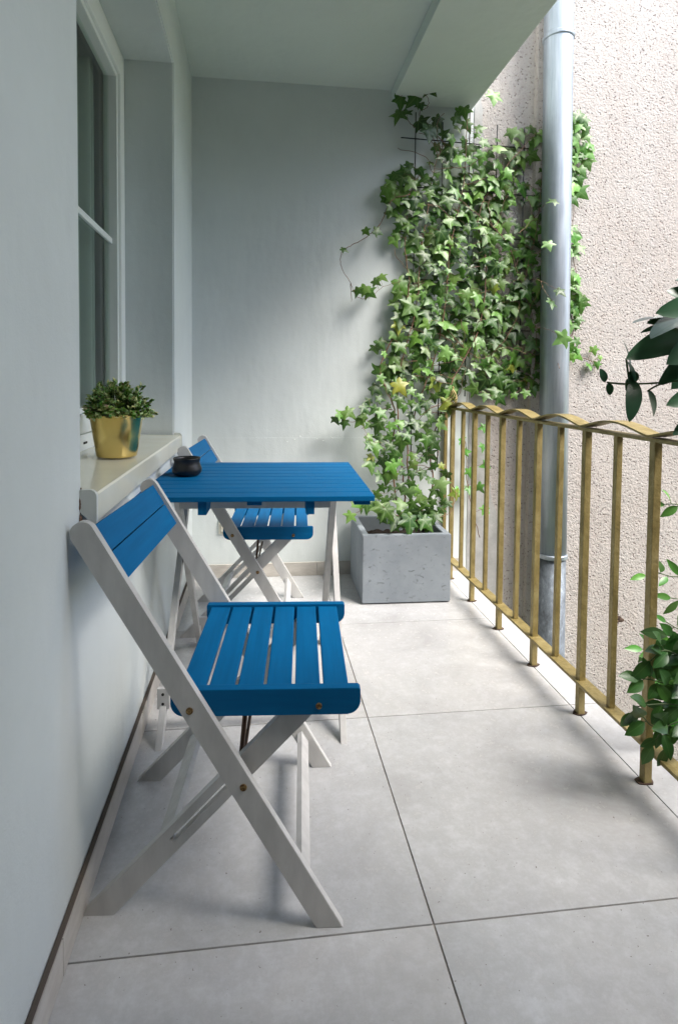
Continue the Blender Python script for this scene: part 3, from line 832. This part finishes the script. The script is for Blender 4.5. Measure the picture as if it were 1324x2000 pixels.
# main stems, in picture coordinates with depth
stems = [
    [(790, 1035, 2.88), (792, 980, 2.90), (788, 920, 2.96), (780, 850, 3.03), (775, 770, 3.08), (790, 690, 3.09), (812, 600, 3.09), (820, 500, 3.09), (835, 400, 3.09), (850, 320, 3.09), (870, 280, 3.09)],
    [(796, 1035, 2.88), (800, 960, 2.92), (795, 880, 3.0), (812, 800, 3.05), (850, 700, 3.08), (870, 600, 3.09), (880, 480, 3.09), (905, 360, 3.09), (910, 220, 3.09)],
    [(800, 1030, 2.88), (830, 985, 2.9), (845, 940, 2.92), (840, 880, 2.98), (862, 800, 3.03), (885, 740, 3.06), (935, 640, 3.08), (950, 520, 3.08), (935, 420, 3.08), (985, 330, 3.08), (1045, 262, 3.08)],
    [(785, 1032, 2.88), (770, 950, 2.94), (765, 880, 3.0), (770, 800, 3.06), (745, 720, 3.09), (775, 640, 3.09), (800, 560, 3.09), (790, 480, 3.09), (800, 380, 3.09), (820, 340, 3.09)],
    [(870, 640, 3.08), (940, 700, 3.08), (1000, 640, 3.08), (1030, 520, 3.08), (1050, 430, 3.08), (1062, 300, 3.08)],
    [(935, 420, 3.08), (985, 470, 3.08), (1020, 560, 3.08), (1045, 650, 3.08), (1040, 740, 3.08)],
    [(870, 280, 3.09), (850, 262, 3.08), (832, 240, 3.07), (818, 222, 3.07), (835, 208, 3.05), (836, 192, 3.02), (812, 165, 3.0), (840, 168, 3.0)],
    [(838, 262, 3.07), (805, 245, 3.07), (793, 225, 3.07)],
    [(800, 380, 3.08), (765, 392, 3.08), (745, 435, 3.08), (722, 458, 3.08), (690, 478, 3.08), (668, 493, 3.08), (668, 520, 3.08), (684, 552, 3.07), (700, 580, 3.06), (722, 580, 3.06), (750, 560, 3.07), (785, 548, 3.08)],
    [(684, 552, 3.07), (686, 590, 3.09)],
    [(765, 800, 3.06), (730, 800, 3.03), (700, 822, 3.01), (672, 822, 3.01)],
    [(800, 1020, 2.9), (760, 1000, 2.75), (725, 985, 2.72), (690, 1005, 2.68)],
    [(840, 960, 2.92), (868, 940, 2.9), (890, 960, 2.94), (880, 1000, 2.86), (850, 1012, 2.76), (805, 1018, 2.74)],
    [(815, 930, 2.95), (850, 905, 2.96), (855, 870, 2.98), (838, 860, 3.0)],
    [(1112, 660, YR - .03), (1122, 640, YR - .03), (1112, 600, YR - .03), (1125, 560, YR - .03), (1116, 470, YR - .03), (1122, 380, YR - .03), (1135, 310, YR - .03), (1120, 240, YR - .03)],
    [(1112, 690, YR - .03), (1140, 700, YR - .03), (1158, 708, YR - .03), (1163, 728, YR - .03)],
    [(1106, 640, YR - .03), (1108, 715, YR - .03)],
    [(1045, 425, 3.06), (1056, 405, 2.93), (1068, 396, 2.885), (1077, 391, 2.875)], [(1040, 545, 3.06), (1055, 548, 2.93), (1078, 560, 2.88), (1096, 566, 2.87)],
    [(1040, 640, 3.06), (1055, 640, 2.93), (1075, 646, 2.87), (1093, 657, 2.86)], [(1055, 548, 2.93), (1066, 570, 2.885), (1078, 590, 2.88)], [(1040, 500, 3.06), (1056, 490, 2.95), (1072, 478, 2.905)],
    [(935, 1050, 3.09), (915, 960, 3.09), (912, 880, 3.09), (905, 830, 3.09), (912, 760, 3.09)],
]
allst = []
for si, s_ in enumerate(stems):
    pts = spline([at(u + rg.uniform(-2, 2), v, y) for u, v, y in s_], 7)
    pts = [p + Vector((rg.uniform(-.0035, .0035), rg.uniform(-.003, .003), rg.uniform(-.0035, .0035))) for p in pts]
    r0 = .0052 if si < 4 else (.0015 if abs(s_[-1][2] - 2.88) < .03 else .0026)
    tube(st, [p - IO for p in pts], [r0 * (1 - .65 * i / len(pts)) for i in range(len(pts))], 6)
    allst.append((pts, r0))
for k in range(44):     # thin twisting side shoots
    pts, r0 = allst[rg.randrange(6)]; i = rg.randrange(4, len(pts) - 4); p = pts[i].copy(); seq = [p]
    d = Vector((rg.uniform(-1, 1), rg.uniform(-.3, .1), rg.uniform(-.3, 1))).normalized()
    for _ in range(rg.randrange(5, 11)):
        d = (d + Vector((rg.uniform(-.5, .5), rg.uniform(-.2, .2), rg.uniform(-.4, .4)))).normalized(); p = p + d * .028
        p.y = min(p.y, YB - .012); seq.append(p.copy())
    tube(st, [q - IO for q in spline(seq, 3)], .0016, 5)
flat = [p for pts, _ in allst for p in pts]
for u, v, y, px in cand:
    if y is None: y = ivy_depth(v) - abs(rg.gauss(0, .026)) + .02
    if u > 1048 and y > 2.95 and u < 1092: y = max(y, 3.045)
    y = min(y, YB - .015)
    if px is None: px = rg.choice((rg.uniform(15, 24), rg.uniform(26, 39), rg.uniform(22, 32))) if v < 760 else rg.uniform(16, 33)
    if px > 30 and v < 350 and y > 3.0: px *= .9
    c = at(u, v, y); size = px / (CF / y) * .98
    nrm = Vector((rg.gauss(.05, .30), -1.0, rg.gauss(.35, .30))).normalized()
    a = rg.gauss(0, .75)
    tip = Vector((math.sin(a), 0, -math.cos(a))); tip = (tip - nrm * tip.dot(nrm)).normalized()
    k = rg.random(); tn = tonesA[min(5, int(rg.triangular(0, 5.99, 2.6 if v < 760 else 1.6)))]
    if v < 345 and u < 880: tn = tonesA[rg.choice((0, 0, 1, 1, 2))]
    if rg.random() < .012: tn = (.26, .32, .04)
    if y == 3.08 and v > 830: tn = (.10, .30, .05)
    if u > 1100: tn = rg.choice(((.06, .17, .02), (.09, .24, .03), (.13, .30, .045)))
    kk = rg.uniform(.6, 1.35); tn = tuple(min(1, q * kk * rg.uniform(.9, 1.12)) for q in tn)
    base = c - tip * size * .45
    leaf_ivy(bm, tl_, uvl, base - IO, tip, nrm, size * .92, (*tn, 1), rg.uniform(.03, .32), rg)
    # stalk to the nearest stem
    q = min(flat, key=lambda p: (p - base).length_squared); d = (q - base).length
    if d > .09: q = base + (q - base).normalized() * .07
    mid = (base + q) / 2 + Vector((0, -.006, rg.uniform(-.01, .012)))
    tube(st, [base - IO, mid - IO, q - IO], .0010, 4, False)
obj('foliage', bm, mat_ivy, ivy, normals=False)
obj('stem', st, mat_stem, ivy)

# ------------------------------------------------------------------ pot plant on the sill
pp = empty('potted_plant', (-.428, 1.757, .8685))
tag(pp, 'small bushy green plant in a shiny gold pot on the windowsill', 'potted plant')
bm = bmesh.new()
rb, rt, hh = .0585, .0775, .126
lathe(bm, [(0, .0), (rb * .96, .0), (rb, .004), (rb + (rt - rb) * .5, hh * .5), (rt - .001, hh - .004), (rt + .0012, hh - .002), (rt + .0012, hh), (rt - .0005, hh + .0008), (rt - .003, hh - .002), (rt - .006, hh - .03), (rt - .006, hh - .022), (0, hh - .022)], (0, 0, 0), 64)
bmesh.ops.remove_doubles(bm, verts=bm.verts, dist=1e-6)
obj('pot', bm, mat_brass, pp)
bm, tl_, uvl = newleafbm(); st = bmesh.new(); r3 = random.Random(3)
for k in range(430):
    th = r3.uniform(0, 2 * math.pi); el = math.asin(r3.uniform(-.12, 1)); rad = r3.uniform(.74, 1.04) if k > 60 else r3.uniform(.4, .8)
    bump_ = 1 + .13 * math.sin(3 * th + 1) * math.cos(el) + .08 * math.sin(7 * th)
    d = Vector((math.cos(th) * math.cos(el), math.sin(th) * math.cos(el), math.sin(el)))
    c = Vector((0, 0, hh - .004)) + Vector((d.x * .092, d.y * .092, d.z * .098)) * rad * bump_
    if c.z < hh - .008: c.z = hh - .008 + r3.uniform(0, .01)
    tube(st, [Vector((d.x * .02, d.y * .02, hh - .02)), Vector((d.x * .05, d.y * .05, hh + d.z * .05)), c], .0009, 4, False)
    pale = r3.random()
    for j in range(9):
        a = r3.uniform(0, 6.28); out_ = (d * r3.uniform(.5, 1.3) + Vector((math.cos(a), math.sin(a), r3.uniform(-.3, .8))) * .8).normalized()
        L = r3.uniform(.010, .017); b0 = c - d * r3.uniform(0, .012)
        if pale > .45 and j < 6: tn = (.62 * r3.uniform(.7, 1.2), (.72 * r3.uniform(.8, 1.1)), .30 * r3.uniform(.8, 1.2))
        else: tn = (.15 * r3.uniform(.5, 1.6), .27 * r3.uniform(.5, 1.5), .05)
        leaf_oval(bm, tl_, uvl, b0, b0 + out_ * L, (d + Vector((r3.uniform(-.4, .4), r3.uniform(-.4, .4), .5))).normalized().cross(out_).cross(out_) * -1, L * .55, (*tn, 1), .1, .2, 3)
obj('foliage', bm, mat_box, pp, normals=False)
obj('stem', st, mat_gstem, pp)

# ------------------------------------------------------------------ dark leaved plant at the right edge
dk = empty('broadleaf_plant', (.86, .12, 0))
tag(dk, 'dark green large-leaved plant reaching in at the right edge above the railing', 'plant')
DO = Vector(dk.location)
bm, tl_, uvl = newleafbm(); st = bmesh.new(); YD = .86
G1 = (.034, .105, .058); G2 = (.045, .14, .064); G3 = (.12, .18, .18)
big = [ # base(u,v,dy), tip(u,v,dy), width px, tone, normal tilt
    ((1400, 620, 0), (1300, 568, 0), 62, G2, .3), ((1402, 600, .03), (1279, 612, -.02), 62, G2, -.1), ((1380, 640, .05), (1262, 632, .02), 58, G1, .2),
    ((1350, 640, .06), (1233, 632, 0), 26, G3, 1.2), ((1330, 640, .05), (1250, 650, .02), 20, G1, .5), ((1380, 612, -.02), (1270, 662, -.04), 44, G3, 1.0),
    ((1345, 655, .02), (1221, 702, -.02), 60, G2, .1), ((1390, 640, 0), (1300, 712, -.04), 60, G1, -.2), ((1360, 672, .02), (1305, 700, -.03), 44, G1, .2),
    ((1345, 690, 0), (1284, 752, .0), 38, G1, -.4), ((1370, 690, .02), (1304, 742, 0), 50, G2, .3), ((1400, 760, 0), (1300, 792, -.03), 52, G2, -.1), ((1392, 700, .05), (1310, 760, .04), 50, G1, .4),
    ((1237, 742, 0), (1228, 824, -.03), 32, G1, -.1), ((1238, 750, 0), (1224, 705, -.02), 8, G1, .9), ((1236, 748, 0), (1232, 722, 0), 24, G1, 0), ((1228, 743, 0), (1214, 662, .01), 10, G1, .9),
    ((1181, 746, 0), (1171, 720, 0), 17, G1, 0), ((1188, 748, 0), (1190, 772, 0), 16, G1, 0), ((1265, 762, 0), (1275, 814, .02), 22, G1, .2), ((1225, 740, .01), (1222, 764, .0), 10, G1, .5),
    ((1400, 800, -.03), (1313, 850, -.05), 42, G1, .2), ((1395, 830, -.03), (1322, 826, -.05), 40, G2, .1), ((1400, 560, .0), (1318, 548, 0), 40, G1, .3)]
for (a, b, wpx, tn, tilt) in big:
    p = at(a[0], a[1], YD + a[2]); q = at(b[0], b[1], YD + b[2])
    nrm = Vector((-.2 + tilt * .5, -1 + .75 * tilt, .35 + tilt)).normalized()
    leaf_oval(bm, tl_, uvl, p - DO, q - DO, nrm, wpx / (CF / YD) * (1 if tilt < .9 else 1.6), (*tn, 1), .07, .18, 14, .62, random.uniform(-.25, .25))
tw = [[(1470, 1000, .03), (1440, 860, .02), (1410, 740, 0), (1395, 660, 0), (1390, 600, 0), (1385, 560, 0)], [(1400, 720, 0), (1330, 742, 0), (1280, 748, 0), (1225, 750, 0), (1185, 747, 0)],
      [(1290, 750, 0), (1276, 756, 0), (1264, 764, 0)], [(1236, 750, 0), (1232, 740, 0), (1228, 742, 0), (1222, 700, 0)], [(1400, 690, 0), (1360, 665, 0), (1342, 655, 0)], [(1430, 830, 0), (1400, 810, 0), (1390, 800, 0)]]
for s_ in tw: tube(st, [p - DO for p in spline([at(u, v, YD + d) for u, v, d in s_], 6)], .0016, 6)
r4 = random.Random(8); k = 0
while k < 700:      # unseen crown added beside the viewer to shade chair, floor and low wall
    a, b, c = r4.uniform(-1, 1), r4.uniform(-1, 1), r4.uniform(-1, 1)
    if a * a + b * b + c * c > 1: continue
    p = Vector((.86 + .34 * a, .16 + .52 * b, 1.50 + .85 * c)); a = r4.uniform(0, 6.28)
    q = p + Vector((math.cos(a), r4.uniform(-.8, .8), math.sin(a) - .3)).normalized() * r4.uniform(.08, .12)
    if min(p.x - .86 * p.y, q.x - .86 * q.y) < .05 or min(p.x, q.x) < .38: continue
    leaf_oval(bm, tl_, uvl, p - DO, q - DO, Vector((r4.uniform(-1, 1), r4.uniform(-1, 1), 1)).normalized(), .05, (*r4.choice((G1, G2)), 1), .08, .2, 8, .8)
    if k % 4 == 0: tube(st, [p - DO, (p - DO) * .5 + Vector((0, .02, .42)), Vector((0, .02, .75))], .0016, 5)
    k += 1
top = at(1470, 1000, YD + .03) - DO
tube(st, spline([(0, 0, .40), (.01, .0, .6), (.04, .25, .85), (top.x, top.y, top.z)], 6), [.008 - .0003 * i for i in range(19)], 8)
tube(st, spline([(0, 0, .38), (.0, .01, .75), (.01, .0, 1.3), (-.01, .02, 1.9)], 6), [.016 - .0006 * i for i in range(19)], 8)
obj('foliage', bm, mat_darkleaf, dk, normals=False); obj('stem', st, mat_gstem, dk)
bm = bmesh.new(); lathe(bm, [(0, .001), (.12, .001), (.125, .006), (.165, .44), (.17, .45), (.16, .45), (.155, .41), (0, .41)], (0, 0, 0), 40)
bmesh.ops.remove_doubles(bm, verts=bm.verts, dist=1e-6); obj('pot', bm, mat_conc, dk)

# ------------------------------------------------------------------ glossy shrub around the railing post
sh = empty('leafy_shrub', (1.14, 1.16, -3.6))
tag(sh, 'glossy green shrub growing up through the railing at the lower right edge', 'shrub')
SO = Vector(sh.location)
bm, tl_, uvl = newleafbm(); st = bmesh.new(); r5 = random.Random(21)
def sprig(pts, n, L, tones, y_j=.02, r=.0016, w=.5):
    P_ = spline([at(u, v, y) for u, v, y in pts], 8); tube(st, [p - SO for p in P_], r, 6)
    for i in range(n):
        t = (i + 1) / n; k = min(len(P_) - 2, int(t * (len(P_) - 1))); p = P_[k]; d = (P_[k + 1] - P_[max(0, k - 1)]).normalized()
        side = Vector((d.z, 0, -d.x)) * (1 if i % 2 else -1)
        o = (side * r5.uniform(.6, 1) + d * r5.uniform(.3, .9) + Vector((0, r5.uniform(-.5, .3), r5.uniform(-.35, .1)))).normalized()
        if i == n - 1: o = d
        ll = L * r5.uniform(.75, 1.15) * (1.14 if pts[0][2] < 1.45 else 1)
        tn = r5.choice(tones); tn = tuple(q * r5.uniform(.8, 1.2) for q in tn)
        b0 = p + o * .006
        tube(st, [p - SO, b0 - SO], .0009, 4, False)
        leaf_oval(bm, tl_, uvl, b0 - SO, b0 + o * ll - SO, Vector((r5.gauss(0, .4), -1, r5.gauss(.75, .4))).normalized(), ll * w, (*tn, 1), .06, .22, 8, .9, r5.uniform(-.3, .3))
D = [(.02, .075, .018), (.03, .10, .022), (.045, .13, .03)]; Lt = [(.08, .27, .045), (.12, .34, .06), (.07, .22, .04)]
yf_ = 1.32
sprig([(1350, 1440, yf_), (1330, 1400, yf_), (1280, 1420, yf_), (1255, 1400, yf_ - .02)], 8, .052, D)
sprig([(1356, 1400, yf_), (1330, 1350, yf_), (1280, 1330, yf_), (1250, 1325, yf_)], 8, .056, D)
sprig([(1356, 1360, yf_), (1340, 1300, yf_), (1300, 1270, yf_), (1270, 1290, yf_)], 8, .056, D)
sprig([(1350, 1420, yf_ - .03), (1325, 1410, yf_ - .03), (1295, 1425, yf_ - .03), (1275, 1455, yf_ - .03)], 7, .050, D)
sprig([(1356, 1380, yf_ - .03), (1335, 1380, yf_ - .02), (1300, 1375, yf_ - .02), (1245, 1380, yf_ - .02), (1235, 1395, yf_)], 9, .05, D)
sprig([(1356, 1330, yf_ + .03), (1335, 1310, yf_ + .02), (1310, 1290, yf_ + .02), (1290, 1260, yf_)], 8, .055, D)
sprig([(1356, 1450, yf_), (1335, 1445, yf_), (1315, 1435, yf_), (1300, 1460, yf_)], 6, .045, D)
for k in range(7):
    u0, v0 = 1352, 1260 + k * 28; sprig([(u0, v0, yf_), (1338, v0 - 12, yf_), (1318 + r5.uniform(-14, 10), v0 - 18, yf_ + .02)], 7, .052, D + Lt[:1])
yo = 1.50
sprig([(1400, 1030, yo), (1350, 995, yo), (1320, 985, yo), (1300, 985, yo)], 5, .055, Lt, w=.42)
sprig([(1400, 1150, yo), (1340, 1130, yo), (1305, 1125, yo), (1280, 1118, yo), (1262, 1122, yo)], 6, .055, Lt, w=.38)
sprig([(1400, 1190, yo), (1350, 1175, yo), (1310, 1168, yo)], 4, .06, Lt, w=.34)
sprig([(1400, 1240, yo), (1340, 1235, yo), (1300, 1215, yo)], 4, .06, Lt, w=.34)
sprig([(1400, 1270, yo), (1320, 1262, yo), (1285, 1268, yo), (1255, 1268, yo)], 6, .06, Lt, w=.36)
sprig([(1400, 1400, yo), (1330, 1360, yo), (1290, 1330, yo), (1285, 1290, yo), (1282, 1262, yo)], 10, .06, Lt, w=.42)
sprig([(1400, 1450, yo), (1320, 1410, yo), (1285, 1400, yo), (1265, 1385, yo)], 9, .055, Lt, w=.45)
for k in range(9):
    v0 = 1010 + k * 50; p = at(1400, v0, yo); e = Vector((1.75 + .04 * k, 1.4, p.z - .25)); tube(st, [q - SO for q in spline([p, (p + e) / 2 + Vector((0, 0, .05)), e], 5)], .002, 5)
for k in range(6):
    v0 = 1300 + k * 28; p = at(1400, v0, yf_); e = Vector((1.40, 1.34, p.z - .05)); tube(st, [q - SO for q in spline([p, (p + e) / 2, e], 5)], .002, 5)
tube(st, spline([(.35, .15, 0), (.40, .15, 1.6), (.5, .2, 3.0), (.62, .22, 3.9), (.66, .22, 4.5)], 6), [.022 - .0007 * i for i in range(25)], 8)
tube(st, spline([(.33, .15, 1.4), (.30, .1, 2.4), (.22, .08, 3.3), (.20, .06, 4.0)], 6), [.014 - .0006 * i for i in range(19)], 8)
obj('foliage', bm, mat_shrub, sh, normals=False); obj('stem', st, mat_gstem, sh)
tag(dp, 'round grey zinc drainpipe with ring collars running up the stucco wall', 'drainpipe')
